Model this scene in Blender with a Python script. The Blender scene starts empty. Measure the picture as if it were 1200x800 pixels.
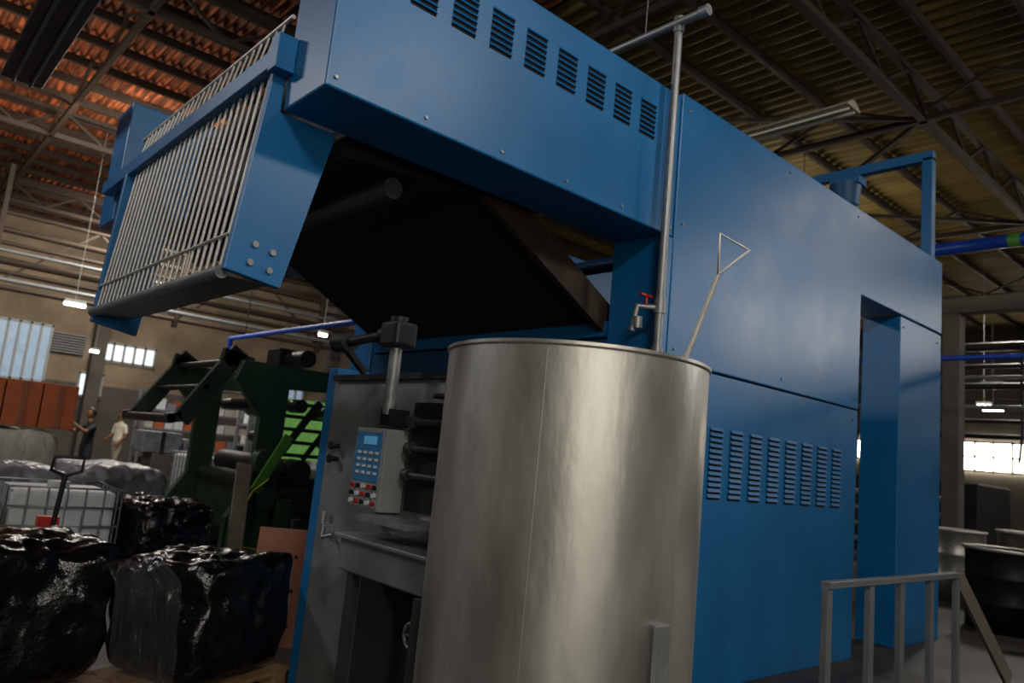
import bpy, bmesh, math, random
from mathutils import Vector, Matrix, noise
random.seed(7)
S=bpy.context.scene
S.view_settings.view_transform='Standard'
S.view_settings.look='None'

def lin(c):
    return tuple(((v/255)/12.92 if v/255<=0.04045 else ((v/255+0.055)/1.055)**2.4) for v in c)

def mat(name,col,rough=.5,metal=0.,var=.2,scale=3.,bump=0.,bscale=30.,stretch=(1,1,1),coat=0.,rvar=.1,alpha=1.,emit=None,es=0.,trans=0.,wear=0.,wcol=(60,60,60),wscale=9.,wstretch=(1,1,1),wpos=.62):
    m=bpy.data.materials.new(name); m.use_nodes=True
    nt=m.node_tree; N=nt.nodes; L=nt.links
    b=N['Principled BSDF']; c=lin(col)
    tc=N.new('ShaderNodeTexCoord'); mp=N.new('ShaderNodeMapping'); mp.inputs['Scale'].default_value=stretch
    L.new(tc.outputs['Object'],mp.inputs['Vector'])
    n=N.new('ShaderNodeTexNoise'); n.inputs['Scale'].default_value=scale; n.inputs['Detail'].default_value=6; n.inputs['Roughness'].default_value=.6
    L.new(mp.outputs[0],n.inputs['Vector'])
    r=N.new('ShaderNodeValToRGB')
    r.color_ramp.elements[0].position=.3; r.color_ramp.elements[1].position=.7
    r.color_ramp.elements[0].color=(*[v*(1-var) for v in c],1)
    r.color_ramp.elements[1].color=(*[min(1,v*(1+var)) for v in c],1)
    L.new(n.outputs['Fac'],r.inputs['Fac'])
    out=r.outputs[0]
    mr=N.new('ShaderNodeMapRange'); mr.inputs['From Min'].default_value=.3; mr.inputs['From Max'].default_value=.7
    mr.inputs['To Min'].default_value=max(0.02,rough-rvar); mr.inputs['To Max'].default_value=min(1,rough+rvar)
    L.new(n.outputs['Fac'],mr.inputs['Value']); rout=mr.outputs[0]
    if wear>0:
        mp2=N.new('ShaderNodeMapping'); mp2.inputs['Scale'].default_value=wstretch; L.new(tc.outputs['Object'],mp2.inputs['Vector'])
        n3=N.new('ShaderNodeTexNoise'); n3.inputs['Scale'].default_value=wscale; n3.inputs['Detail'].default_value=8; n3.inputs['Roughness'].default_value=.7
        L.new(mp2.outputs[0],n3.inputs['Vector'])
        r3=N.new('ShaderNodeValToRGB'); r3.color_ramp.elements[0].position=wpos-.08; r3.color_ramp.elements[1].position=wpos+.08
        r3.color_ramp.elements[0].color=(0,0,0,1); r3.color_ramp.elements[1].color=(wear,wear,wear,1)
        L.new(n3.outputs['Fac'],r3.inputs['Fac'])
        mx=N.new('ShaderNodeMix'); mx.data_type='RGBA'; L.new(r3.outputs[0],mx.inputs[0]); L.new(out,mx.inputs[6]); mx.inputs[7].default_value=(*lin(wcol),1)
        out=mx.outputs[2]
        ad=N.new('ShaderNodeMath'); ad.operation='MULTIPLY_ADD'; L.new(r3.outputs[0],ad.inputs[0]); ad.inputs[1].default_value=.18; L.new(rout,ad.inputs[2]); rout=ad.outputs[0]
    L.new(out,b.inputs['Base Color']); L.new(rout,b.inputs['Roughness'])
    b.inputs['Metallic'].default_value=metal
    b.inputs['Coat Weight'].default_value=coat
    b.inputs['Alpha'].default_value=alpha
    b.inputs['Transmission Weight'].default_value=trans
    if emit:
        b.inputs['Emission Color'].default_value=(*lin(emit),1); b.inputs['Emission Strength'].default_value=es
    if bump>0:
        n2=N.new('ShaderNodeTexNoise'); n2.inputs['Scale'].default_value=bscale; n2.inputs['Detail'].default_value=4
        L.new(mp.outputs[0],n2.inputs['Vector'])
        bp=N.new('ShaderNodeBump'); bp.inputs['Strength'].default_value=bump; bp.inputs['Distance'].default_value=.02
        L.new(n2.outputs['Fac'],bp.inputs['Height']); L.new(bp.outputs[0],b.inputs['Normal'])
    return m

BLUE=mat('blue_paint',(12,97,152),.40,0,.13,1.3,.04,60,rvar=.045,wear=.22,wcol=(20,66,94),wscale=14,wpos=.68)
BLUED=mat('blue_paint_dark',(14,74,118),.5,0,.2,2)
PIPEB=mat('blue_pipe_paint',(25,70,175),.4,0,.15,3)
STEEL=mat('stainless_brushed',(188,187,180),.40,.82,.22,3.5,.08,34,stretch=(1,1,.35),rvar=.08,wear=.22,wcol=(120,118,112),wscale=7,wstretch=(1.6,1.6,.12),wpos=.58)
STEELP=mat('stainless_panel',(142,146,148),.42,.6,.25,4,.06,30,wear=.4,wcol=(84,84,82),wscale=8,wpos=.58)
GALV=mat('galvanised_steel',(140,142,144),.45,.6,.2,15)
TUBEG=mat('grey_painted_tube',(104,108,110),.45,.2,.15,8)
TUBED=mat('dark_grey_tube',(52,52,54),.5,.2,.15,8)
ROD=mat('steel_rod',(188,186,180),.4,.4,.15,8)
DARK=mat('dark_rubberised_sheet',(20,18,17),.75,0,.3,3)
DARKM=mat('dark_metal',(36,36,38),.5,.5,.3,6)
BRN=mat('rusty_steel',(54,42,31),.65,.3,.35,8)
BLACK=mat('black_void',(6,6,7),.9,0,.2,3)
RED=mat('red_paint',(160,25,20),.4,0,.15,8)
WHITE=mat('white_plastic',(190,194,198),.5,0,.1,5)
LGREY=mat('light_grey_paint',(160,162,160),.45,0,.1,5)
BOXG=mat('control_box_grey',(132,134,134),.45,0,.1,5)
YEL=mat('yellow_hose_rubber',(170,160,40),.5,0,.1,8)
GREEN=mat('green_machine_paint',(34,64,38),.45,0,.25,4)
GREENB=mat('lime_green_paint',(84,142,50),.45,0,.3,6)
WOOD=mat('pallet_wood',(128,98,66),.75,0,.3,6,.2,40,stretch=(1,6,6))
BOARD=mat('brown_hardboard',(132,76,50),.6,0,.2,5)
CARD=mat('orange_carton',(165,82,42),.7,0,.2,4)
CLOTH=mat('white_cloth',(165,160,152),.9,0,.15,6,.5,14,stretch=(3,3,.4))
CONC=mat('concrete_floor',(54,50,46),.6,0,.35,1.2,.1,30)
WALLM=mat('plaster_wall',(138,121,100),.85,0,.3,1.1)
WALLD=mat('wall_lower_grey',(88,82,75),.85,0,.25,1.5)
FILM=mat('black_plastic_film',(8,8,10),.22,0,.4,6,1.0,13,rvar=.07)
CLEAR=mat('clear_plastic_film',(150,152,158),.2,0,.2,5,.9,9,alpha=.06)
MILK=mat('milky_plastic_wrap',(112,112,120),.38,0,.35,5,.9,9)

class Acc:
    def __init__(s): s.v=[];s.f=[];s.sm=[]
    def add(s,vs,fs,sm=False):
        o=len(s.v); s.v+= [tuple(p) for p in vs]; s.f+=[tuple(i+o for i in f) for f in fs]; s.sm+=[sm]*len(fs); return s
    def box(s,x0,x1,y0,y1,z0,z1,M=None):
        vs=[Vector((x,y,z)) for x in (x0,x1) for y in (y0,y1) for z in (z0,z1)]
        if M: vs=[M@v for v in vs]
        return s.add(vs,[(0,1,3,2),(4,6,7,5),(0,4,5,1),(2,3,7,6),(0,2,6,4),(1,5,7,3)])
    def prismY(s,poly,y0,y1):
        n=len(poly); vs=[(p[0],y0,p[1]) for p in poly]+[(p[0],y1,p[1]) for p in poly]
        fs=[tuple(range(n)),tuple(range(2*n-1,n-1,-1))]+[(i,i+n,(i+1)%n+n,(i+1)%n) for i in range(n)]
        return s.add(vs,fs)
    def prismX(s,poly,x0,x1):
        n=len(poly); vs=[(x0,p[0],p[1]) for p in poly]+[(x1,p[0],p[1]) for p in poly]
        fs=[tuple(range(n)),tuple(range(2*n-1,n-1,-1))]+[(i,i+n,(i+1)%n+n,(i+1)%n) for i in range(n)]
        return s.add(vs,fs)
    def tube(s,pts,r,n=12,caps=True,closed=False):
        pts=[Vector(p) for p in pts]; m=len(pts)
        rs=r if isinstance(r,(list,tuple)) else [r]*m
        d0=(pts[1]-pts[0]).normalized()
        up=Vector((0,0,1)) if abs(d0.z)<.9 else Vector((1,0,0))
        a=d0.cross(up).normalized(); rings=[]
        for i,p in enumerate(pts):
            if closed: d=(pts[(i+1)%m]-pts[i-1]).normalized()
            elif i==0: d=d0
            elif i==m-1: d=(pts[-1]-pts[-2]).normalized()
            else: d=((pts[i+1]-p).normalized()+(p-pts[i-1]).normalized()).normalized()
            a=(a-d*a.dot(d)).normalized(); b=d.cross(a)
            rings.append([p+(a*math.cos(2*math.pi*k/n)+b*math.sin(2*math.pi*k/n))*rs[i] for k in range(n)])
        vs=[v for R in rings for v in R]; fs=[]
        for i in range(m if closed else m-1):
            j=(i+1)%m
            for k in range(n):
                fs.append((i*n+k,i*n+(k+1)%n,j*n+(k+1)%n,j*n+k))
        s.add(vs,fs,True)
        if caps and not closed:
            s.add(rings[0],[tuple(range(n-1,-1,-1))]); s.add(rings[-1],[tuple(range(n))])
        return s
    def bar(s,p0,p1,w,h):
        p0=Vector(p0);p1=Vector(p1); d=(p1-p0); L=d.length; d.normalize()
        up=Vector((0,0,1)) if abs(d.z)<.95 else Vector((0,1,0))
        a=d.cross(up).normalized(); b=a.cross(d).normalized()
        vs=[p+a*sx*w/2+b*sz*h/2 for p in (p0,p1) for sx in (-1,1) for sz in (-1,1)]
        return s.add(vs,[(0,1,3,2),(4,6,7,5),(0,4,5,1),(2,3,7,6),(0,2,6,4),(1,5,7,3)])
    def sphere(s,c,r,sc=(1,1,1),nu=16,nv=10,fn=None):
        vs=[];fs=[]
        for j in range(nv+1):
            t=math.pi*j/nv
            for i in range(nu):
                p=2*math.pi*i/nu
                v=Vector((math.sin(t)*math.cos(p)*sc[0],math.sin(t)*math.sin(p)*sc[1],math.cos(t)*sc[2]))*r
                if fn: v=fn(v)
                vs.append(v+Vector(c))
        for j in range(nv):
            for i in range(nu):
                fs.append((j*nu+i,(j+1)*nu+i,(j+1)*nu+(i+1)%nu,j*nu+(i+1)%nu))
        return s.add(vs,fs,True)
    def finish(s,name,m,parent=None,bevel=0.):
        me=bpy.data.meshes.new(name); me.from_pydata(s.v,[],s.f); 
        me.polygons.foreach_set('use_smooth',s.sm)
        me.update()
        bm=bmesh.new(); bm.from_mesh(me); bmesh.ops.recalc_face_normals(bm,faces=bm.faces); bm.to_mesh(me); bm.free()
        me.materials.append(m)
        o=bpy.data.objects.new(name,me); S.collection.objects.link(o)
        if parent: o.parent=parent
        if bevel>0:
            b=o.modifiers.new('bevel','BEVEL'); b.width=bevel; b.segments=2; b.limit_method='ANGLE'
        return o
def E(name):
    o=bpy.data.objects.new(name,None); S.collection.objects.link(o); o.empty_display_size=.2; return o
def Bx(name,x0,x1,y0,y1,z0,z1,m,parent=None,bevel=0.): return Acc().box(x0,x1,y0,y1,z0,z1).finish(name,m,parent,bevel)

# ---------------------------------------------------------------- camera
CZ=1.55
th=math.radians(48.9); p=math.radians(8.8); rr=math.atan(.099)
F=Vector((math.cos(p)*math.cos(th),math.cos(p)*math.sin(th),math.sin(p)))
R0=Vector((math.sin(th),-math.cos(th),0)); U0=R0.cross(F)
Rc=R0*math.cos(rr)+U0*math.sin(rr); Uc=U0*math.cos(rr)-R0*math.sin(rr)
cam=bpy.data.cameras.new('camera'); co=bpy.data.objects.new('camera',cam); S.collection.objects.link(co)
M=Matrix((Rc,Uc,-F)).transposed().to_4x4(); M.translation=Vector((0,0,CZ)); co.matrix_world=M
cam.lens=26.4; cam.sensor_width=36; cam.clip_start=.05; cam.clip_end=200
cam.dof.use_dof=True; cam.dof.focus_distance=3.9; cam.dof.aperture_fstop=2.0
S.camera=co

# ---------------------------------------------------------------- room
Bx('floor',-8,32,-9,29,-.1,0,CONC)
wf=E('wall_far')
Bx('plaster',-8,32,28,28.25,0,8.2,WALLM,wf)
Bx('lower_band',-8,32,27.93,28,0,2.6,WALLD,wf)
Bx('concrete_beam',-8,32,27.6,27.95,5.7,6.6,WALLM,wf)
wr=E('wall_right')
Bx('plaster',30,30.25,-9,28,0,8.2,WALLD,wr)
Bx('concrete_beam',29.6,29.95,-9,28,5.2,6.0,WALLD,wr)
Bx('wall_left',-8.25,-8,-9,28,0,8.2,WALLD)
Bx('wall_back',-8,30,-9.25,-9,0,8.2,WALLD)
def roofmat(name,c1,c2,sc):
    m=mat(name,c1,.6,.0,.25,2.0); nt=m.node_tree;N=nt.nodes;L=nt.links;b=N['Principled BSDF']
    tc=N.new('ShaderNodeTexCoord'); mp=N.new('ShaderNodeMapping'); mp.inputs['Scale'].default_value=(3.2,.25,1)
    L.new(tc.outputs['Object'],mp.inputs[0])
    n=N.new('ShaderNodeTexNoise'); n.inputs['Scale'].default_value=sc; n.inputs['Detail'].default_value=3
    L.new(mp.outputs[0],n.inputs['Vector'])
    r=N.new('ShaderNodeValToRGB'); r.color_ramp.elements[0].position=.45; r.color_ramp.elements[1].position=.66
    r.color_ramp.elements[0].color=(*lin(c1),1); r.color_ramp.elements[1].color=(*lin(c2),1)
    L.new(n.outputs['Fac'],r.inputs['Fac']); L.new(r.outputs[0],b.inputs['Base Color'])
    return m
RA=roofmat('orange_streaked_roof_sheet',(100,54,33),(210,120,72),4.)  # brown sheet colour with brighter orange streaks along the corrugation
RB=roofmat('olive_roof_sheet',(122,104,54),(150,126,70),1.5)
def corrug(name,x0,x1,y0,y1,z,per,amp,m,parent):
    a=Acc(); n=int((x1-x0)/per)*6; vs=[];fs=[]
    for i in range(n+1):
        x=x0+(x1-x0)*i/n; zz=z+amp*math.sin(2*math.pi*(x-x0)/per)
        vs+=[(x,y0,zz),(x,y1,zz)]
    for i in range(n): fs.append((2*i,2*i+1,2*i+3,2*i+2))
    a.add(vs,fs,True); o=a.finish(name,m,parent); return o
ce=E('ceiling')
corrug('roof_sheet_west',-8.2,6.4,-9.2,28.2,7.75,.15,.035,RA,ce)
corrug('roof_sheet_east',6.4,30.2,-9.2,28.2,7.75,.24,.045,RB,ce)
Bx('roof_deck',-8.2,30.2,-9.2,28.2,7.83,7.9,BLACK,ce)
a=Acc()
y=-8.5
while y<28:
    a.box(-8,30,y-.035,y+.035,7.56,7.70); y+=1.0
a.finish('purlins',BRN,ce)
tr=E('roof_truss_set')
for ty in (-3,4.0,10.5,17,23.5):
    a=Acc()
    a.box(-8,30,ty-.05,ty+.05,6.95,7.05); a.box(-8,30,ty-.05,ty+.05,7.48,7.56)
    x=-8.
    while x<29.9:
        a.bar((x,ty,7.0),(x+.8,ty,7.5),.05,.05); a.bar((x+.8,ty,7.5),(x+1.6,ty,7.0),.05,.05); x+=1.6
    a.finish('chord_and_web',BRN,tr)
a=Acc()
for tx in (2.2,6.4,11,16.5,22):
    a.bar((tx,-9,7.0),(tx,28,7.0),.08,.1)
    yy=-9.
    while yy<27:
        a.bar((tx,yy,7.05),(tx,yy+1.1,7.5),.045,.045); a.bar((tx,yy+1.1,7.5),(tx,yy+2.2,7.05),.045,.045); yy+=2.2
a.bar((11,4,7.0),(16.5,10.5,7.0),.07,.07); a.bar((11,10.5,7.0),(16.5,4,7.0),.07,.07)
a.bar((6.4,10.5,7.0),(11,4,7.0),.06,.06)
a.finish('cross_beams',BRN,tr)

WIN=mat('daylight_window_pane',(220,228,232),.3,0,.05,3,emit=(225,235,240),es=1.1)
TANKGLOW=mat('tank_highlight_glow',(220,228,232),.3,0,.05,3,emit=(255,246,230),es=9.0)  # emissive panes added behind the camera to put highlights on the tank
WINB=mat('bright_window_pane',(240,236,220),.3,0,.3,8,emit=(255,244,222),es=14)
WIND=mat('dim_window_pane',(120,140,160),.3,0,.1,3,emit=(170,192,212),es=.45)
def window_y(name,x0,x1,z0,z1,nx,nz,m,y=27.9,fr=LGREY,sg=1):
    e=E(name); Bx('panes',x0,x1,min(y,y-.02*sg),max(y,y-.02*sg),z0,z1,m,e)
    a=Acc(); ya,yb=sorted((y-.08*sg,y-.02*sg))
    for i in range(nx+1):
        x=x0+(x1-x0)*i/nx; a.box(x-.035,x+.035,ya,yb,z0-.05,z1+.05)
    for i in range(nz+1):
        z=z0+(z1-z0)*i/nz; a.box(x0-.05,x1+.05,ya,yb,z-.035,z+.035)
    a.finish('frame',fr,e)
window_y('window_1',5.9,7.9,3.45,4.05,6,1,WIN)
window_y('window_2',3.2,4.7,2.5,4.3,5,1,WIND)
window_y('window_3',5.7,6.4,2.2,2.95,2,1,WIN)
window_y('window_4',8.6,11.6,3.0,3.6,7,1,WIND)
window_y('window_5',12.3,13.6,2.0,3.4,4,2,WIND)
window_y('tank_glow_pane_1',-7.0,-4.8,1.2,5.6,3,3,TANKGLOW,y=-8.95,sg=-1)  # added glowing pane, out of view, mirrored as a streak in the tank
window_y('tank_glow_pane_2',-2.2,-0.9,1.2,5.6,2,3,TANKGLOW,y=-8.95,sg=-1)  # second unseen glowing pane added for the tank reflection
e=E('wall_vent_grille'); Bx('backing',4.75,5.7,27.86,27.9,3.5,4.15,BLACK,e)
a=Acc()
for i in range(8): a.box(4.75,5.7,27.8,27.86,3.52+i*.085,3.55+i*.085)
a.finish('slats',LGREY,e)
def window_x(name,y0,y1,z0,z1,ny,nz,m,x=29.9):
    e=E(name); Bx('panes',x-.02,x,y0,y1,z0,z1,m,e)
    a=Acc()
    for i in range(ny+1):
        yy=y0+(y1-y0)*i/ny; a.box(x-.08,x-.02,yy-.03,yy+.03,z0-.05,z1+.05)
    for i in range(nz+1):
        z=z0+(z1-z0)*i/nz; a.box(x-.08,x-.02,y0-.05,y1+.05,z-.03,z+.03)
    a.finish('frame',DARKM,e)
window_x('window_6',5.0,9.6,2.7,3.7,8,2,WINB)
window_x('window_7',11.5,14.2,2.9,3.6,5,1,WINB)
for (x,yv,hw,hh) in ((15.2,4.95,.15,5.0),(20,12.,.2,6.95),(6.0,27.3,.2,6.95),(11.3,21.5,.2,6.95)):
    e=E('concrete_column'); Bx('shaft',x-hw,x+hw,yv-hw,yv+hw,0,hh,WALLD,e,.02)
    Bx('base',x-hw-.08,x+hw+.08,yv-hw-.08,yv+hw+.08,0,.2,WALLD,e,.02)
    if hh<6: Bx('corbel_beam',x-hw,x+hw,-8,18,hh,hh+.3,WALLD,e,.02)

# ---------------------------------------------------------------- main machine
m=E('textile_drying_machine')
YF=3.3
Acc().box(1.5,4.34,YF,3.78,3.27,4.38).finish('near_upper_beam',BLUE,m,.012)
a=Acc().prismY([(4.36,2.36),(7.51,2.36),(7.51,3.53),(9.73,3.53),(9.73,4.42),(4.36,4.42)],YF,3.72); a.finish('near_upper_panel',BLUE,m,.01)
Bx('near_lower_panel',4.25,7.51,YF+.004,3.72,0,2.345,BLUE,m,.008)
Bx('near_pillar',4.25,4.352,YF+.002,3.78,2.35,3.268,BLUE,m,.004)
Bx('near_end_panel',8.52,9.73,YF+.006,3.72,0,3.515,BLUE,m,.01)
Bx('seam_backing',4.37,7.48,YF+.03,3.70,2.34,2.365,BLACK,m)
Acc().box(1.5,4.34,7.2,7.68,3.27,4.38).finish('far_upper_beam',BLUE,m,.012)
Acc().prismY([(4.25,0),(7.51,0),(7.51,3.53),(8.52,3.53),(8.52,0),(9.73,0),(9.73,4.42),(4.36,4.42),(4.36,3.27),(4.25,3.27)],7.22,7.64).finish('far_side_wall',BLUE,m,.01)
Bx('entry_wall',4.27,4.4,3.785,7.2,0,2.52,BLUED,m,.01)
Bx('oven_body',4.42,7.45,3.74,7.2,.02,2.5,DARKM,m)
Bx('inner_hood',2.1,3.05,3.86,7.1,3.34,4.2,DARK,m)
Acc().prismY([(1.95,3.2),(3.05,3.3),(4.55,2.5),(4.62,2.62),(3.1,3.5),(1.95,3.34)],3.9,7.12).finish('inclined_bed',DARK,m)
Acc().prismY([(2.98,3.26),(4.5,2.46),(4.62,2.64),(3.1,3.46)],3.84,3.895).finish('inclined_bed_rail',BRN,m)
a=Acc(); a.tube([(2.25,3.8,3.08),(2.25,7.1,3.08)],.065,20)
a.finish('guide_roller',TUBED,m)
a=Acc(); a.tube([(5.2,3.74,3.45),(5.2,7.2,3.45)],.07,14); a.finish('blue_cross_tube',BLUE,m)
Bx('cross_beam_entry',4.27,4.4,3.79,7.2,2.54,2.66,BLUE,m,.01)

def louvers(x0,w,n,z0,z1):
    d=Acc();h=Acc(); st=(z1-z0)/n
    for i in range(n):
        z=z0+i*st
        d.box(x0-w/2,x0+w/2,YF-.003,YF+.002,z,z+st*.45)
        h.prismX([(YF,z+st*.95),(YF-.016,z+st*.36),(YF-.013,z+st*.34),(YF,z+st*.45)],x0-w/2,x0+w/2)
    return d,h
for k in range(8):
    d,h=louvers(2.0+.28*k,.17,7,3.92,4.19); d.finish('upper_louver_slot',BLACK,m); h.finish('upper_louver_hood',BLUE,m)
for k in range(9):
    d,h=louvers(7.07-.288*k,.17,13,1.39,1.94); d.finish('lower_louver_slot',BLACK,m); h.finish('lower_louver_hood',BLUE,m)
a=Acc()
for x in [1.55+.55*i for i in range(6)]:
    a.tube([(x,YF+.001,3.33),(x,YF-.01,3.33)],.010,8)
for x,z in ((4.45,3.4),(4.45,2.45),(7.42,2.45),(4.45,4.3),(8.6,3.4),(9.6,3.4),(8.6,.4),(7.4,2.25),(6,2.45),(6,4.33),(7.4,4.33)):
    a.tube([(x,YF+.001,z),(x,YF-.01,z)],.010,8)
a.finish('bolts',GALV,m)

# entry guard cage
g=E('entry_guard_cage')
Acc().prismY([(1.44,3.6),(1.5,3.6),(1.5,3.27),(1.84,3.27),(1.64,2.32),(1.33,2.36)],3.80,3.85).finish('near_side_plate',BLUE,g,.006)
Acc().prismY([(1.40,3.52),(1.62,3.52),(1.78,3.2),(1.68,2.22),(1.34,2.28)],6.5,6.56).finish('far_side_plate',BLUE,g,.006)
Acc().box(1.40,1.49,3.80,7.3,3.49,3.60).finish('top_rail',BLUE,g,.006)
Bx('rail_bracket',1.39,1.498,3.7,3.8,3.46,3.66,BLUE,g,.004)
a=Acc(); yv=3.9
while yv<6.46:
    a.tube([(1.455,yv,3.50),(1.345,yv,2.38)],.009,6,caps=False)
    a.tube([(1.445,yv,3.6),(1.49,yv,3.83)],.008,6,caps=False)
    yv+=.104
a.tube([(1.49,3.8,3.83),(1.49,6.55,3.83)],.014,8)
a.tube([(1.355,3.85,2.56),(1.355,6.5,2.56)],.010,8)
a.finish('guard_bars',ROD,g)
a=Acc(); a.tube([(1.34,3.85,2.35),(1.34,6.5,2.35)],.036,14); a.finish('bottom_tube',TUBEG,g)
Bx('bottom_tray',1.37,1.60,3.86,6.5,2.335,2.345,TUBEG,g)
a=Acc()
for dx,dz in ((1.47,2.52),(1.57,2.50),(1.455,2.42),(1.565,2.40)):
    a.tube([(dx,3.801,dz),(dx,3.785,dz)],.017,10)
a.finish('plate_bolts',GALV,g)

# ---------------------------------------------------------------- steel tank
t=E('stainless_steel_tank')
TX,TY,TR,TZ=2.32,2.22,.55,1.985
a=Acc(); n=96
prof=[(TR,.05),(TR,TZ-.02),(TR+.008,TZ-.012),(TR+.008,TZ),(TR-.012,TZ),(TR-.012,.08)]
vs=[(TX+r*math.cos(2*math.pi*k/n),TY+r*math.sin(2*math.pi*k/n),z) for r,z in prof for k in range(n)]
fs=[(i*n+k,i*n+(k+1)%n,(i+1)*n+(k+1)%n,(i+1)*n+k) for i in range(len(prof)-1) for k in range(n)]
a.add(vs,fs,True); o=a.finish('shell',STEEL,t)
es=o.modifiers.new('es','EDGE_SPLIT'); es.split_angle=math.radians(30)
a=Acc(); a.tube([(TX,TY,.05),(TX,TY,.08)],TR-.005,64); a.finish('bottom_plate',STEEL,t)
a=Acc()
for k in range(4):
    an=k*math.pi/2+.6; a.tube([(TX+.4*math.cos(an),TY+.4*math.sin(an),0),(TX+.4*math.cos(an),TY+.4*math.sin(an),.06)],.05,12)
a.finish('feet',DARKM,t)
an=math.atan2(1.67-TY,2.26-TX)
Mx=Matrix.Translation((TX,TY,0))@Matrix.Rotation(an,4,'Z')
a=Acc(); a.box(TR-.002,TR+.035,-.035,.035,.55,1.03,Mx); a.box(TR+.03,TR+.036,-.05,-.035,.55,1.03,Mx); a.finish('side_bracket',GALV,t,.004)
a=Acc(); a.box(TR-.001,TR+.002,-.003,.003,.1,TZ-.03,Matrix.Translation((TX,TY,0))@Matrix.Rotation(math.radians(-148),4,'Z')); a.finish('weld_seam',STEEL,t)
a=Acc()
P=[(2.50,1.98,1.0),(2.60,1.86,2.05),(2.635,1.755,2.39)]
a.tube(P,.011,8); a.tube([(2.635,1.755,2.39),(2.61,1.74,2.56),(2.715,1.665,2.505)],.009,8,closed=True)
h=E('stirring_paddle'); a.finish('rod_handle',ROD,h); Acc().box(2.42,2.58,1.97,1.99,.85,1.05).finish('paddle_blade',ROD,h)

# ---------------------------------------------------------------- water pipe
w=E('water_supply_pipe')
a=Acc(); a.tube([(4.12,3.2,0),(4.12,3.2,4.82)],.03,14); a.tube([(4.10,2.98,4.83),(4.10,3.95,4.83)],.03,14)
a.tube([(4.10,2.93,4.83),(4.10,3.0,4.83)],.042,14); a.tube([(4.12,3.2,4.76),(4.12,3.2,4.88)],.04,14)
a.tube([(4.12,3.2,2.3),(4.12,3.2,2.4)],.042,14);a.tube([(4.12,3.2,2.64),(4.12,3.2,2.74)],.04,14)
a.tube([(4.12,3.2,2.68),(4.0,3.3,2.68),(3.98,3.32,2.50)],.022,10); a.tube([(4.0,3.29,2.52),(4.0,3.29,2.6)],.035,10)
a.finish('pipes',GALV,w)
a=Acc(); a.tube([(4.03,3.25,2.69),(4.03,3.25,2.75)],.012,8); a.box(3.96,4.08,3.235,3.265,2.745,2.76); a.finish('valve_handle',RED,w)
a=Acc(); a.tube([(4.10,3.5,4.83),(4.10,3.5,7.7)],.004,5); a.finish('hanger_wire',GALV,w)

g=E('ventilation_fan_bracket')
a=Acc(); a.box(9.45,9.57,3.33,3.45,4.42,5.72); a.box(9.45,9.57,3.33,5.1,5.68,5.80)
a.finish('frame',BLUE,g,.006)
a=Acc(); a.box(9.40,9.62,4.2,4.6,5.56,5.66); a.finish('plate',BLUE,g)
a=Acc(); a.tube([(9.5,4.42,5.3),(9.5,4.42,5.58)],[.17,.2],20); a.tube([(9.5,4.42,5.2),(9.5,4.42,5.3)],[.1,.17],20); a.tube([(9.5,4.42,4.42),(9.5,4.42,5.2)],.02,8)
a.finish('fan_motor',BLUED,g)
Bx('roof_support',9.3,9.7,3.75,4.7,4.36,4.42,BLUE,g)

# ---------------------------------------------------------------- lamps
TUBE=mat('fluorescent_tube_off',(215,212,195),.4,0,.03,5)
FIX=mat('lamp_fixture_paint',(165,160,140),.5,0,.15,5)
def fluo(x,y0,y1,z,w=.16,fm=FIX):
    e=E('fluorescent_lamp')
    Acc().prismY([(x-w/2,z),(x-w/2+.02,z+.02),(x-.04,z+.09),(x+.04,z+.09),(x+w/2-.02,z+.02),(x+w/2,z),(x+w/2-.01,z-.01),(x-w/2+.01,z-.01)],y0,y1).finish('reflector',fm,e)
    a=Acc(); a.tube([(x-w*.2,y0+.03,z-.03),(x-w*.2,y1-.03,z-.03)],.016,10); a.tube([(x+w*.2,y0+.03,z-.03),(x+w*.2,y1-.03,z-.03)],.016,10); a.finish('tubes',TUBE if fm is FIX else TUBEG,e)
    a=Acc()
    for yy in (y0+.2,y1-.2): a.tube([(x,yy,z+.08),(x,yy,7.72)],.004,5)
    a.finish('hanging_wires',DARKM,e)
fluo(8.65,3.95,5.4,6.22,.36)
fluo(.74,5.5,8.1,4.55,.34,TUBED)
TUBEON=mat('fluorescent_tube_lit',(255,250,235),.4,0,0,5,emit=(255,250,235),es=12)
def lit(x,y,z,L=.9,ax='x'):
    e=E('fluorescent_lamp')
    a=Acc()
    if ax=='x': a.tube([(x-L/2,y,z),(x+L/2,y,z)],.035,10)
    else: a.tube([(x,y-L/2,z),(x,y+L/2,z)],.035,10)
    a.finish('tube',TUBEON,e)
    a=Acc()
    if ax=='x': a.box(x-L/2,x+L/2,y-.07,y+.07,z+.04,z+.1)
    else: a.box(x-.07,x+.07,y-L/2,y+L/2,z+.04,z+.1)
    a.tube([(x,y,z+.1),(x,y,7.72)],.005,5)
    a.finish('housing',LGREY,e)
lit(3.35,18,3.85,.4); lit(8.1,16,3.95,.2); lit(5.6,26,3.55,.25); lit(24,6.8,4.2,.5,'y'); lit(20.5,6.0,3.9,.3,'y'); lit(26,7.4,5.2,.6,'y')

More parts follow.
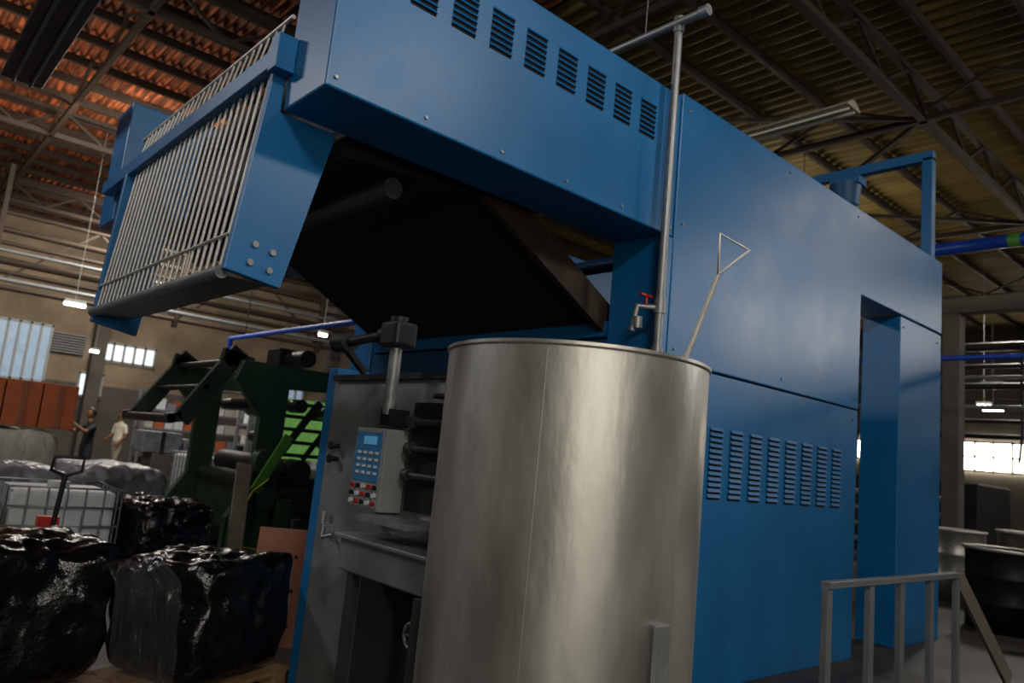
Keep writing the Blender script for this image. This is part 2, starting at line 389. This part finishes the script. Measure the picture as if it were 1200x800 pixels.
# ---------------------------------------------------------------- padder front unit
u=E('fabric_padding_unit')
Bx('front_panel',2.36,2.44,3.0,4.4,0,1.965,STEELP,u,.006)
Bx('blue_side_frame',2.37,3.6,4.405,4.52,0,2.02,BLUE,u,.006)
Bx('side_frame',2.44,3.6,4.25,4.4,0,1.9,STEELP,u,.006)
Bx('body',2.44,3.55,3.85,4.25,.0,1.6,DARKM,u)
Acc().box(2.1,2.36,2.82,3.63,.89,1.07).finish('trough',STEELP,u,.01)
Bx('trough_lip',2.07,2.36,2.80,3.65,1.055,1.075,STEELP,u,.004)
Bx('under_trough_shade',2.33,2.36,2.85,3.75,.05,.88,BLACK,u)  # black sheet standing in for the deep shade below the trough
Bx('upper_recess',2.345,2.362,3.03,3.44,1.22,1.80,DARKM,u)
a=Acc(); a.box(2.06,2.11,2.8,2.86,0,.89); a.box(2.12,2.17,3.5,3.55,0,.89); a.finish('trough_legs',TUBED,u)
a=Acc()
for z in (1.41,1.55,1.69):
    a.tube([(2.36,3.34,z),(2.30,3.34,z)],.018,10); a.tube([(2.30,3.38,z),(2.30,3.06,z)],.018,10); a.tube([(2.30,3.40,z),(2.30,3.35,z)],.032,12)
a.finish('roller_stubs',TUBED,u)
a=Acc()
for z in (1.44,1.52):
    a.tube([(2.36,4.24,z),(2.31,4.24,z)],.016,10); a.tube([(2.31,4.24,z),(2.295,4.24,z)],.026,12)
a.tube([(2.30,3.2,1.83),(2.30,3.02,1.83)],.014,8); a.tube([(2.30,3.2,1.83),(2.36,3.2,1.83)],.012,8)
a.box(2.33,2.36,3.02,4.38,1.93,1.965)
a.finish('knobs_and_top_bar',DARKM,u)
a=Acc(); c=Vector((2.29,3.16,.64))
a.tube([c+Vector((0,.06*math.cos(i*math.pi/8),.06*math.sin(i*math.pi/8))) for i in range(16)],.01,8,closed=True); a.tube([c,c+Vector((.06,0,0))],.012,8); a.bar(c+Vector((0,-.06,0)),c+Vector((0,.06,0)),.01,.01)
a.finish('hand_wheel',GALV,u)
a=Acc(); a.box(2.3,2.36,4.18,4.26,1.0,1.05); a.tube([(2.31,4.2,1.04),(2.27,4.14,.98),(2.3,4.08,1.0)],.012,8); a.tube([(2.32,4.25,1.12),(2.32,4.25,1.04)],.02,8)
a.finish('drain_valve',GALV,u)
Acc().box(2.1,2.36,3.05,3.5,1.16,1.19).finish('shelf',GALV,u)

c=E('control_panel_box')
Acc().box(2.2,2.343,3.46,3.77,1.2,1.64).finish('housing',BOXG,c,.006)
PANB=mat('panel_face_blue',(50,112,160),.4,0,.05,5)
SCR=mat('lcd_screen',(40,90,120),.3,0,.05,5,emit=(90,160,200),es=.35)
Bx('face_plate',2.193,2.2,3.475,3.755,1.215,1.625,BOXG,c)
Bx('blue_face',2.189,2.193,3.485,3.745,1.35,1.618,PANB,c)
Bx('display',2.185,2.189,3.53,3.66,1.55,1.595,SCR,c)
a=Acc()
for i in range(4):
    for j in range(4): a.box(2.184,2.189,3.50+.06*i,3.53+.06*i,1.39+.036*j,1.405+.036*j)
a.finish('keypad',WHITE,c)
ar=Acc();aw=Acc();ad=Acc()
for i in range(5):
    for j in range(3):
        yy=3.50+.057*i; z=1.24+.042*j
        (ar if (i+j)%3==0 else aw if (i+j)%3==1 else ad).tube([(2.193,yy,z),(2.178,yy,z)],.013,10)
ar.finish('red_buttons',RED,c); aw.finish('white_buttons',WHITE,c); ad.finish('dark_buttons',DARKM,c)

k=E('gear_motor')
a=Acc()
a.tube([(2.2,4.13,2.14),(2.2,3.98,2.14)],.06,18); a.tube([(2.2,4.16,2.14),(2.2,4.13,2.14)],[.03,.055],18)
a.tube([(2.2,3.98,2.14),(2.2,3.55,2.16)],.028,14); a.tube([(2.2,3.62,2.16),(2.2,3.56,2.16)],.045,14)
a.finish('motor_body',DARKM,k)
a=Acc(); a.box(2.13,2.27,3.38,3.55,2.08,2.22); a.tube([(2.2,3.47,2.22),(2.2,3.47,2.25)],.05,14); a.finish('gearbox',DARKM,k,.02)
a=Acc(); a.tube([(2.2,3.47,2.08),(2.22,3.5,1.72)],.034,16); a.finish('air_cylinder',GALV,k)
a=Acc(); a.box(2.2,2.328,3.46,3.55,1.66,1.75); a.bar((2.22,4.05,2.1),(2.36,4.05,1.98),.05,.03); a.finish('mount_bracket',DARKM,k)

b=E('leaning_hardboard')
bm_=Acc()
Mb=Matrix.Translation((2.50,5.55,0))@Matrix.Rotation(math.radians(-30),4,'Z')@Matrix.Rotation(math.radians(-12),4,'X')
bm_.box(0,.42,0,.015,0,.86,Mb); bm_.finish('board',BOARD,b)
a=Acc()
for hx,hz in ((.1,.15),(.3,.15),(.1,.4),(.3,.4),(.1,.65),(.3,.65)):
    a.tube([Mb@Vector((hx,-.004,hz)),Mb@Vector((hx,.001,hz))],.014,8)
a.finish('holes',BLACK,b)
Bx('prop_post',2.85,2.91,5.68,5.74,0,.9,DARKM,b)

# ---------------------------------------------------------------- railing
r=E('steel_railing')
a=Acc()
a.box(4.62,6.9,2.17,2.23,.96,1.0); 
for x in (4.65,5.25,5.75,6.3,6.85): a.box(x-.035,x+.035,2.18,2.22,0,.965)
a.box(4.65,6.85,2.185,2.215,.1,.14)
a.finish('rail_and_posts',TUBEG,r,.003)
Acc().bar((6.87,2.2,.98),(8.2,2.2,.02),.03,.15).finish('diagonal_brace',mat('weathered_brace',(112,104,92),.6,.2,.2,6),r)

def drum(x,y,r_,h,m_,rm=None):
    e=E('metal_drum'); a=Acc(); n=40
    pr=[(0,0),(r_,0),(r_,h*.32),(r_*1.03,h*.34),(r_,h*.36),(r_,h*.64),(r_*1.03,h*.66),(r_,h*.68),(r_,h-.03),(r_*1.03,h-.02),(r_*1.03,h),(r_*.96,h),(r_*.95,h-.04),(0,h-.04)]
    vs=[(x+q*math.cos(2*math.pi*k/n),y+q*math.sin(2*math.pi*k/n),z) for q,z in pr for k in range(n)]
    fs=[(i*n+k,i*n+(k+1)%n,(i+1)*n+(k+1)%n,(i+1)*n+k) for i in range(len(pr)-1) for k in range(n)]
    a.add(vs,fs,True); a.finish('shell',m_,e)
    if rm:
        a=Acc(); a.tube([(x+r_*1.03*math.cos(i*math.pi/16),y+r_*1.03*math.sin(i*math.pi/16),h) for i in range(32)],.02,8,closed=True); a.finish('rim',rm,e)
DRUMM=mat('drum_steel',(120,116,106),.32,.6,.3,5)
drum(14.0,4.5,.42,1.1,STEEL,ROD); drum(11.6,3.1,.5,1.0,DARKM,ROD); drum(10.2,1.95,.42,.9,DARKM,ROD); drum(12.9,1.8,.5,.98,DRUMM,ROD); drum(13.3,3.3,.4,1.2,DRUMM,ROD)

# pipes
pp=E('overhead_blue_pipe')
a=Acc(); a.tube([(12,-4,5.3),(12,17,5.3)],.095,16); a.finish('pipe',PIPEB,pp)
a=Acc(); a.tube([(12,3.05,5.3),(12,3.2,5.3)],.1,16); a.finish('green_band',GREENB,pp)
a=Acc()
for yy in (-2,2,9,16): a.tube([(12,yy,5.39),(12,yy,7.7)],.01,6)
a.finish('hangers',DARKM,pp)
pp=E('overhead_blue_pipe')
a=Acc(); a.tube([(12.3,-2,3.68),(12.3,17,3.68)],.04,12); a.finish('pipe',PIPEB,pp)
a=Acc()
for yy in (-1,6.5,14): a.tube([(12.3,yy,3.72),(12.3,yy,7.7)],.008,6)
a.finish('hangers',DARKM,pp)
pp=E('overhead_blue_pipe')
a=Acc(); a.tube([(5.5,9.0,3.33),(5.5,14.7,3.33),(5.5,14.7,2.9)],.05,12); a.finish('pipe',PIPEB,pp)
a=Acc()
for yy in (10,14): a.tube([(5.5,yy,3.37),(5.5,yy,7.7)],.01,6)
a.finish('hangers',DARKM,pp)
pr=E('overhead_pipe_rack')
a=Acc()
for z,rr_ in ((4.2,.06),(4.55,.05),(4.8,.09),(5.2,.05),(5.5,.07),(5.9,.05)):
    a.tube([(-4,20,z),(28,20,z)],rr_,10)
for x in range(-2,28,4): a.box(x-.05,x+.05,19.9,20.1,4.0,7.0); 
for x in range(-2,26,4): a.bar((x,20,4.2),(x+2,20,5.9),.05,.05); a.bar((x+2,20,5.9),(x+4,20,4.2),.05,.05)
a.finish('pipes_and_brackets',BRN,pr)
a=Acc(); a.tube([(-4,19.8,4.35),(28,19.8,4.35)],.05,10); a.tube([(-4,19.8,5.0),(28,19.8,5.0)],.04,10); a.finish('pale_pipes',TUBEG,pr)
pr=E('overhead_pipe_bridge')
a=Acc()
for z,rr_ in ((2.9,.05),(3.2,.04),(3.9,.07),(4.3,.05),(4.7,.09)):
    a.tube([(17,-4,z),(17,17,z)],rr_,10)
for yy in range(-3,17,3): a.box(16.95,17.05,yy-.04,yy+.04,2.8,7.0)
for yy in (3.4,4.3,6.2,7.4): a.tube([(16.9,yy,4.7),(16.9,yy,2.9),(16.7,yy,2.4)],.025,8)
a.finish('pipes_and_brackets',DARKM,pr)
a=Acc(); a.tube([(16.8,-4,3.45),(16.8,17,3.45)],.05,10);a.tube([(16.8,-4,4.05),(16.8,17,4.05)],.04,10); a.finish('pale_pipes',TUBEG,pr)
for (x,y,sx,sy,h_) in ((18.5,7.,2.2,3,2.0),(22,4.,2,2.5,2.4),(21,10.5,3,2,1.8),(15.6,2.4,1.6,1.8,1.5)):
    e=E('background_dyeing_machine')
    Bx('body',x,x+sx,y-sy/2,y+sy/2,.2,h_,DARKM,e,.05)
    a=Acc()
    for i in range(4): a.tube([(x-.1,y-sy/2+.3,.5+i*.36),(x-.1,y+sy/2-.3,.5+i*.36)],.08,10)
    a.tube([(x+.5,y,h_),(x+.5,y,h_+.5),(x+.5,y+.7,h_+.5),(x+.5,y+.7,h_)],.08,10)
    for sxx in (.1,sx-.1):
        for syy in (-sy/2+.1,sy/2-.1): a.box(x+sxx-.08,x+sxx+.08,y+syy-.08,y+syy+.08,0,.25)
    a.finish('rollers_and_ducts',TUBEG,e)

# ---------------------------------------------------------------- green machine on left
q=E('green_roller_machine')
GD=mat('dark_green_arm',(26,42,30),.5,0,.2,4)
a=Acc()
side=[(3.75,0),(3.75,.5),(4.0,.9),(4.0,1.75),(3.62,2.2),(3.7,2.45),(5.4,2.45),(5.4,2.2),(4.35,2.15),(4.35,.9),(4.6,.3),(5.4,.3),(5.4,0)]
a.prismY(side,9.3,9.42); a.prismY(side,11.6,11.72)
a.box(5.1,5.4,9.3,9.42,.3,2.2); a.box(5.1,5.4,11.6,11.72,.3,2.2)
a.finish('side_frames',GREEN,q,.01)
a=Acc()
for x,z,r_ in ((4.5,1.95,.09),(4.9,1.9,.09),(4.6,1.1,.16),(4.6,.65,.2),(5.0,1.5,.08),(4.9,.6,.12)): a.tube([(x,9.2,z),(x,11.8,z)],r_,18)
a.finish('rollers',DARKM,q)
Bx('lower_housing',4.1,5.35,9.6,11.4,.05,1.0,GD,q,.02)
a=Acc()
for yv in (9.55,11.4):
    a.bar((3.72,yv,2.58),(3.12,yv,1.62),.10,.22); a.bar((3.12,yv,1.66),(2.95,yv,1.62),.10,.12)
    a.bar((3.5,yv,2.5),(3.9,yv,2.42),.1,.16)
a.finish('swing_arms',GD,q)
a=Acc(); a.tube([(3.6,9.5,2.4),(3.6,11.45,2.4)],.05,12); a.tube([(3.0,9.5,1.62),(3.0,11.45,1.62)],.055,12); a.tube([(3.35,9.5,2.05),(3.35,11.45,2.05)],.035,12); a.finish('arm_rollers',DARKM,q)
GL=mat('glowing_green_panel',(100,150,76),.5,0,.8,7,emit=(124,180,92),es=.4)  # emission stands in for window light coming from behind the machine
Bx('glow_panel',4.42,5.05,9.5,9.53,1.25,2.05,GL,q)
a=Acc()
for i in range(5): a.box(4.42,5.05,9.47,9.5,1.28+i*.17,1.33+i*.17)
a.bar((4.42,9.48,1.3),(4.9,9.48,2.05),.03,.10); a.bar((4.75,9.48,1.25),(5.05,9.48,1.7),.03,.07)
a.finish('panel_slats',GD,q)
a=Acc()
for i in range(4): a.box(4.3,5.1,9.22,9.25,.55+i*.15,.575+i*.15)
for x in (4.3,4.7,5.09): a.box(x,x+.02,9.22,9.3,.3,1.1)
a.finish('grid_guard',TUBED,q)
a=Acc(); a.box(3.78,3.98,9.1,9.29,.0,.9); a.box(4.3,4.5,9.1,9.29,0,.75); a.tube([(4.1,9.3,1.2),(4.1,9.1,1.2)],.16,18); a.tube([(4.15,9.3,.75),(4.15,9.1,.75)],.13,18); a.finish('gear_housings',GREEN,q,.01)
a=Acc(); a.bar((3.95,9.02,.85),(4.3,9.02,1.55),.03,.12); a.finish('inclined_guard',GREENB,q)
a=Acc(); a.tube([(4.1,9.0,1.0),(3.9,8.95,.85),(3.75,8.95,.5),(3.85,8.95,.2),(4.1,9.0,.15)],.012,8); a.finish('yellow_hose',YEL,q)
a=Acc(); a.box(4.4,4.8,9.9,10.3,2.45,2.75); a.tube([(4.6,9.4,2.6),(4.6,9.9,2.6)],.12,14); a.finish('drive_motor',DARKM,q,.02)
a=Acc(); a.tube([(5.2,9.3,1.15),(5.2,9.25,1.15)],.03,10); a.finish('red_button',RED,q)

def rack(x0,x1,y0,h_,seed):
    e=E('storage_shelving'); random.seed(seed); a=Acc()
    for x in (x0,(x0+x1)/2,x1):
        for yy in (y0,y0+.7): a.box(x-.04,x+.04,yy-.04,yy+.04,0,h_)
    nl=4
    for i in range(nl): a.box(x0,x1,y0,y0+.7,.2+i*(h_-.3)/nl,.26+i*(h_-.3)/nl)
    a.finish('frame',TUBEG,e)
    ms=[MILK,WHITE,CARD,DARKM,CLOTH]; accs=[Acc() for _ in ms]
    for i in range(nl):
        x=x0+.08
        while x<x1-.45:
            w_=random.uniform(.25,.45); hh=random.uniform(.2,.42); accs[random.randrange(5)].box(x,x+w_-.04,y0+.08,y0+.6,.26+i*(h_-.3)/nl,.26+i*(h_-.3)/nl+hh); x+=w_
    for k_,(mm,aa) in enumerate(zip(ms,accs)):
        if aa.v: aa.finish('stored_goods_%d'%k_,mm,e)
rack(6.9,10.4,24.5,2.6,4); rack(7.6,10.8,18.2,2.3,9); rack(.8,2.9,21.5,1.9,5)

# ---------------------------------------------------------------- wrapped pallets
def bundle(name,cx,cy,sx,sy,z0,z1,m_,seed,rot=0,pal=True,amp=.06,pw=.16):
    e=E(name); bm=bmesh.new(); bmesh.ops.create_cube(bm,size=2); bmesh.ops.subdivide_edges(bm,edges=bm.edges[:],cuts=36,use_grid_fill=True)
    hz=(z1-z0)/2; R=Matrix.Rotation(rot,3,'Z')
    for v in bm.verts:
        q=v.co.copy()
        l=(abs(q.x)**6+abs(q.y)**6+abs(q.z)**6)**(1/6); q/=l
        w=Vector((q.x*sx/2,q.y*sy/2,q.z*hz))
        nn=noise.noise(w*3.2+Vector((seed,0,0)))*amp+noise.noise(w*9+Vector((0,seed,0)))*amp*.45+noise.noise(Vector((w.x*14,w.y*14,w.z*3))+Vector((0,0,seed)))*amp*.3
        nn-=abs(noise.noise(Vector((w.x*7+w.z*5,w.y*7-w.z*4,w.z*4))+Vector((seed,seed,0))))*amp*.5
        k=max(0,q.z+1)/2
        w+=q.normalized()*nn*(.3+k); w.z=max(w.z,-hz)
        v.co=R@w+Vector((cx,cy,z0+hz))
    me=bpy.data.meshes.new('wrapped_load'); bm.to_mesh(me); bm.free(); me.materials.append(m_)
    for p_ in me.polygons: p_.use_smooth=True
    o=bpy.data.objects.new('wrapped_load',me); S.collection.objects.link(o); o.parent=e
    if pal:
        Mm=Matrix.Translation((cx,cy,0))@Matrix.Rotation(rot,4,'Z'); a=Acc()
        for i in range(7):
            yy=-sy/2+ (sy-.1)*i/6; a.box(-sx/2-.03,sx/2+.03,yy,yy+.1,z0-.03,z0-.006,Mm)
        for xx in (-sx/2,-.05,sx/2-.1): a.box(xx,xx+.1,-sy/2,sy/2,.02,z0-.03,Mm); a.box(xx,xx+.1,-sy/2,sy/2,0,.02,Mm)
        a.finish('pallet',WOOD,e)
    return e
b1=bundle('plastic_wrapped_pallet',1.89,4.82,.82,.76,.10,.80,FILM,1.3,.45)
b2=bundle('plastic_wrapped_pallet',.87,5.06,.86,.88,.10,.87,FILM,5.1,.2)
vs=[];fs=[];nx,nz=26,22
for j in range(nz+1):
    for i in range(nx+1):
        u_=i/nx; v_=j/nz
        x=1.27+.30*u_; y=4.60-.13*u_ -.14*(1-v_)+ .03*noise.noise(Vector((u_*6,v_*3,1)))
        z=.02+ .74*v_ + .02*noise.noise(Vector((u_*9,v_*5,4))); y-=.05*noise.noise(Vector((u_*12,v_*4,9)))
        if v_>.9: y+= (v_-.9)*3; 
        vs.append((x,y-.12,z))
for j in range(nz):
    for i in range(nx): fs.append((j*(nx+1)+i,j*(nx+1)+i+1,(j+1)*(nx+1)+i+1,(j+1)*(nx+1)+i))
Acc().add(vs,fs,True).finish('loose_clear_film',CLEAR,b1)
bundle('plastic_wrapped_pallet',2.75,8.5,.85,.9,.13,.78,FILM,9.1,.1)
bundle('plastic_wrapped_pallet',2.75,10.6,1.1,1.1,.13,.98,MILK,3.3,.05,amp=.04)
bundle('plastic_wrapped_pallet',1.55,10.2,1.1,1.0,.13,.95,MILK,7.7,.1,amp=.04)
bundle('plastic_wrapped_pallet',3.3,13.6,1.2,1.1,.13,.85,MILK,2.7,.1,amp=.04)
bundle('cloth_covered_pallet',1.75,12.4,1.3,1.0,.13,1.3,CLOTH,8.7,.0,amp=.03)
for i in range(3):
    e=E('cardboard_carton'); x=1.2+i*.44
    Acc().box(x,x+.42,12.05,12.6,1.335,1.95).finish('box',CARD,e,.01)
    Bx('tape',x+.18,x+.24,12.04,12.05,1.34,1.94,BOARD,e)
def ibc(x0,x1,y0,y1,h):
    e=E('intermediate_bulk_container')
    Bx('bottle',x0+.04,x1-.04,y0+.04,y1-.04,.15,h-.03,WHITE,e,.04)
    a=Acc(); n=6
    for i in range(n+1):
        x=x0+(x1-x0)*i/n
        for yv in (y0,y1): a.tube([(x,yv,.12),(x,yv,h)],.01,6)
        yv=y0+(y1-y0)*i/n
        for xx in (x0,x1): a.tube([(xx,yv,.12),(xx,yv,h)],.01,6)
    for i in range(5):
        z=.15+(h-.15)*i/4; a.tube([(x0,y0,z),(x1,y0,z),(x1,y1,z),(x0,y1,z)],.011,6,closed=True)
    a.finish('cage',GALV,e)
    a=Acc(); a.tube([((x0+x1)/2,(y0+y1)/2,h-.04),((x0+x1)/2,(y0+y1)/2,h+.03)],.1,16); a.finish('lid',LGREY,e)
    a=Acc()
    for xx in (x0,(x0+x1)/2-.05,x1-.1): a.box(xx,xx+.1,y0,y1,0,.13)
    a.finish('pallet_feet',WOOD,e)
    Bx('label',x0+.35*(x1-x0),x0+.65*(x1-x0),y0-.006,y0-.001,h*.5,h*.75,WHITE,e)
ibc(1.28,2.25,8.2,9.1,.86); ibc(.15,1.18,8.2,9.1,.88); ibc(4.5,5.5,13.0,13.95,1.1)
e=E('pallet_jack')
a=Acc(); a.box(1.05,1.2,6.6,7.5,.05,.12); a.box(1.4,1.55,6.6,7.5,.05,.12); a.box(1.05,1.55,6.5,6.6,.05,.40); a.box(1.22,1.36,6.42,6.5,.05,.80); a.finish('chassis',RED,e)
a=Acc(); a.tube([(1.3,6.45,.3),(1.34,6.4,1.1)],.018,10); a.tube([(1.34,6.4,1.1),(1.24,6.39,1.14),(1.24,6.36,1.24),(1.44,6.36,1.24),(1.44,6.39,1.14)],.014,8,closed=True); a.tube([(1.25,6.52,.07),(1.35,6.52,.07)],.07,14); a.finish('handle_and_wheels',DARKM,e)
e=E('leaning_plank'); a=Acc(); a.bar((3.40,8.05,0),(3.52,8.40,1.2),.17,.02); a.finish('planks',mat('pale_plank',(134,122,104),.8,0,.2,5),e)
for (x,yv,z,w_,h_) in ((4.3,15.,1.0,.7,.4),(5.05,15.,1.0,.6,.3),(4.5,15.,0,1.6,1.0)):
    e=E('packing_crate'); Bx('box',x,x+w_,yv,yv+.6,z,z+h_,MILK if z>0 else WALLD,e,.02); Bx('strap',x+w_*.45,x+w_*.55,yv-.01,yv,z,z+h_,DARKM,e)

# ---------------------------------------------------------------- people
SKIN=mat('skin',(130,86,62),.6,0,.08,8); HAIR=mat('black_hair',(15,13,12),.6,0,.2,20)
def person(name,loc,yaw,hgt,shirt,trous,arms,legs=None,turn=0):
    e=E(name); sc=hgt/1.7
    T=Matrix.Translation(loc)@Matrix.Rotation(yaw,4,'Z')@Matrix.Scale(sc,4)
    J={'pel':((0,0,.95),.115),'sp':((0,0,1.1),.11),'ch':((0,.005,1.28),.135),'nb':((0,.01,1.42),.07),'nk':((0,-.005,1.5),.05),'nt':((0,-.015,1.56),.048)}
    B=[('pel','sp',0),('sp','ch',0),('ch','nb',0),('nb','nk',2),('nk','nt',2)]
    for s_,L_ in ((1,'L'),(-1,'R')):
        el,wr_=arms[L_]; lg=(legs or {}).get(L_,((.1,-.01,.5),(.1,.03,.09)))
        J['sh'+L_]=((.165*s_,.01,1.38),.058); J['el'+L_]=(el,.04); J['sv'+L_]=(tuple((Vector((.165*s_,.01,1.38))*.25+Vector(el)*.75)),.048); J['wr'+L_]=(wr_,.026)
        J['hp'+L_]=((.085*s_,0,.87),.09); J['kn'+L_]=((lg[0][0]*s_,lg[0][1],lg[0][2]),.06); J['an'+L_]=((lg[1][0]*s_,lg[1][1],lg[1][2]),.04); J['to'+L_]=((lg[1][0]*s_*1.1,lg[1][1]-.16,lg[1][2]-.045),.035)
        B+= [('ch','sh'+L_,0),('sh'+L_,'sv'+L_,0),('sv'+L_,'el'+L_,2),('el'+L_,'wr'+L_,2),('pel','hp'+L_,1),('hp'+L_,'kn'+L_,1),('kn'+L_,'an'+L_,1),('an'+L_,'to'+L_,3)]
    keys=list(J); me=bpy.data.meshes.new('body'); me.from_pydata([J[k_][0] for k_ in keys],[(keys.index(x),keys.index(y)) for x,y,_ in B],[]); me.update()
    o=bpy.data.objects.new('body_rig',me); S.collection.objects.link(o)
    sk=o.modifiers.new('skin','SKIN'); sk.use_smooth_shade=True
    for i,k_ in enumerate(keys):
        r_=J[k_][1]; me.skin_vertices[0].data[i].radius=(r_*(1.15 if k_ in('ch','sp','pel') else 1),r_*(.85 if k_ in ('ch','sp','pel') else 1)); me.skin_vertices[0].data[i].use_root=(k_=='pel')
    sb=o.modifiers.new('sub','SUBSURF'); sb.levels=2; sb.render_levels=2
    dg=bpy.context.evaluated_depsgraph_get(); nm=bpy.data.meshes.new_from_object(o.evaluated_get(dg)); bpy.data.objects.remove(o)
    nm.materials.clear()
    for mm in (shirt,trous,SKIN,DARKM): nm.materials.append(mm)
    def sd(p_,a_,b_):
        a_=Vector(a_);b_=Vector(b_);t_=max(0,min(1,(p_-a_).dot(b_-a_)/(b_-a_).length_squared)); return (p_-(a_+(b_-a_)*t_)).length
    for p_ in nm.polygons:
        c_=p_.center; p_.material_index=min(B,key=lambda b_:sd(c_,J[b_[0]][0],J[b_[1]][0])-.5*(J[b_[0]][1]))[2]; p_.use_smooth=True
    nm.transform(T); ob=bpy.data.objects.new('body',nm); S.collection.objects.link(ob); ob.parent=e
    def fin(a_,n_,m_):
        a_.v=[tuple(T@Vector(v_)) for v_ in a_.v]; return a_.finish(n_,m_,e)
    HR=Matrix.Rotation(turn,3,'Z'); hc=Vector((0,-.02,1.63))
    def face(v):
        v=v.copy()
        if v.z<0: v.x*=1-.30*(-v.z/.115); v.y*=1-.12*(-v.z/.115)
        if v.y<-.05: v.y*=.96
        return HR@v
    a=Acc(); a.sphere(hc,.112,(.72,.86,1.02),20,14,face)
    def hp(x,y,z): return hc+HR@Vector((x,y,z))
    a.tube([hp(0,-.088,.02),hp(0,-.112,-.02),hp(0,-.09,-.03)],[.007,.014,.01],8)
    for s_ in (1,-1): a.sphere(hp(.08*s_,.005,-.005),.024,(.35,.7,1),8,6)
    fin(a,'head',SKIN)
    a=Acc()
    for s_ in (1,-1): a.sphere(hp(.03*s_,-.088,.006),.009,(1,.6,.7),8,6)
    a.bar(hp(-.022,-.09,-.055),hp(.022,-.09,-.055),.006,.006)
    for s_ in (1,-1): a.bar(hp(.015*s_,-.094,.026),hp(.045*s_,-.088,.026),.006,.006)
    fin(a,'eyes_brows_mouth',HAIR)
    def hairf(v):
        v=v.copy()
        if v.y<-.03 and v.z<.055: v.y=max(v.y,-.03); v.x*=.9
        if v.z<-.03: v.z=-.03; v.x*=.85
        return HR@v
    a=Acc(); a.sphere(hc+Vector((0,.008,.008)),.12,(.75,.88,1.02),20,14,hairf); fin(a,'hair',HAIR)
    for s_,L_ in ((1,'L'),(-1,'R')):
        el,wr_=map(Vector,arms[L_]); d=(wr_-el).normalized()
        side_=d.cross(Vector((0,1,0))); side_= (Vector((1,0,0)) if side_.length<.2 else side_).normalized(); nrm=d.cross(side_).normalized()
        a=Acc(); a.tube([wr_-d*.02,wr_+d*.03,wr_+d*.09],[.026,.036,.034],10)
        for i,ln in enumerate((.07,.08,.075,.058)):
            b0=wr_+d*.085+side_*(-.027+.018*i); b1=b0+d*ln*.5+nrm*.006; b2=b1+d*ln*.4+nrm*.022
            a.tube([b0,b1,b2],[.009,.008,.006],6)
        b0=wr_+d*.03-side_*.03; a.tube([b0,b0+d*.035-side_*.025,b0+d*.065-side_*.028],[.011,.01,.007],6)
        fin(a,'hand_'+L_,SKIN)
    return e
BLK=mat('black_tshirt',(22,22,26),.85,0,.15,8); JEAN=mat('dark_trousers',(32,36,48),.85,0,.15,8); CREAM=mat('cream_shirt',(235,228,206),.85,0,.1,8); KHK=mat('khaki_trousers',(175,164,140),.85,0,.1,8)
person('worker_in_black_shirt',(3.83,17,0),math.radians(-75),1.68,BLK,JEAN,{'L':((.24,-.2,1.26),(.16,-.42,1.42)),'R':((-.24,-.18,1.25),(-.14,-.42,1.36))},turn=.1)
person('worker_in_cream_shirt',(5.68,22,0),math.radians(-60),1.74,CREAM,KHK,{'L':((.24,0,1.12),(.2,-.16,.92)),'R':((-.24,.02,1.12),(-.18,-.2,1.0))},legs={'L':((.09,-.1,.5),(.09,-.02,.09)),'R':((.09,.06,.5),(.09,.2,.11))})

# ---------------------------------------------------------------- lights
def area(name,loc,tgt,sx,sy,pw,col):
    l=bpy.data.lights.new(name,'AREA'); l.shape='RECTANGLE'; l.size=sx; l.size_y=sy; l.energy=pw; l.color=col
    o=bpy.data.objects.new(name,l); S.collection.objects.link(o); o.location=loc
    o.rotation_euler=(Vector(tgt)-Vector(loc)).to_track_quat('-Z','Y').to_euler(); return o
area('ceiling_lamp_light',(4.8,-2.4,6.5),(3.0,3.3,3),.5,.4,120,(1,.96,.88))
area('ceiling_lamp_light.001',(-1.5,-3.5,6.6),(2,3,2),1.4,.6,205,(1,.96,.89))
area('ceiling_lamp_light.002',(17.8,-5,6.5),(5,3.3,2.9),.8,.6,180,(1,.96,.9))
area('ceiling_lamp_light.006',(24,-4.9,6.5),(7,3.3,2.9),.8,.6,200,(1,.96,.9))
area('ceiling_lamp_light.003',(-4,10,6.6),(3,8,0),1.6,.5,200,(.98,.97,.98))
area('ceiling_lamp_light.004',(5,19,6.6),(5,19,0),2,.6,350,(1,.93,.83))
area('ceiling_lamp_light.005',(19,5,6.6),(19,5,0),2,.6,260,(1,.92,.8))
area('ceiling_lamp_light.009',(13,0,6.6),(13.5,3,0),1.4,.5,70,(1,.93,.84))
area('worker_fill_light',(3,14,6.5),(5,21,1),1.6,.6,260,(1,.95,.87))  # fill added to brighten the workers, no fixture modelled
area('far_wall_fill_light',(5,22,6.4),(6,28,4),1.6,.6,150,(1,.92,.8))  # fill added to brighten the far wall and background, no fixture
area('roof_fill_light',(1,16,4.2),(1,16.5,7.5),4,4,125,(1,.78,.58))  # invisible upward fill added to brighten the west roof sheets
area('roof_fill_light.001',(14,9,5.2),(14.5,8,7.5),3,3,80,(1,.88,.62))  # same kind of added fill, aimed up at the east roof
W=bpy.data.worlds.new('world'); S.world=W; W.use_nodes=True
W.node_tree.nodes['Background'].inputs[0].default_value=(.6,.7,.85,1); W.node_tree.nodes['Background'].inputs[1].default_value=.3
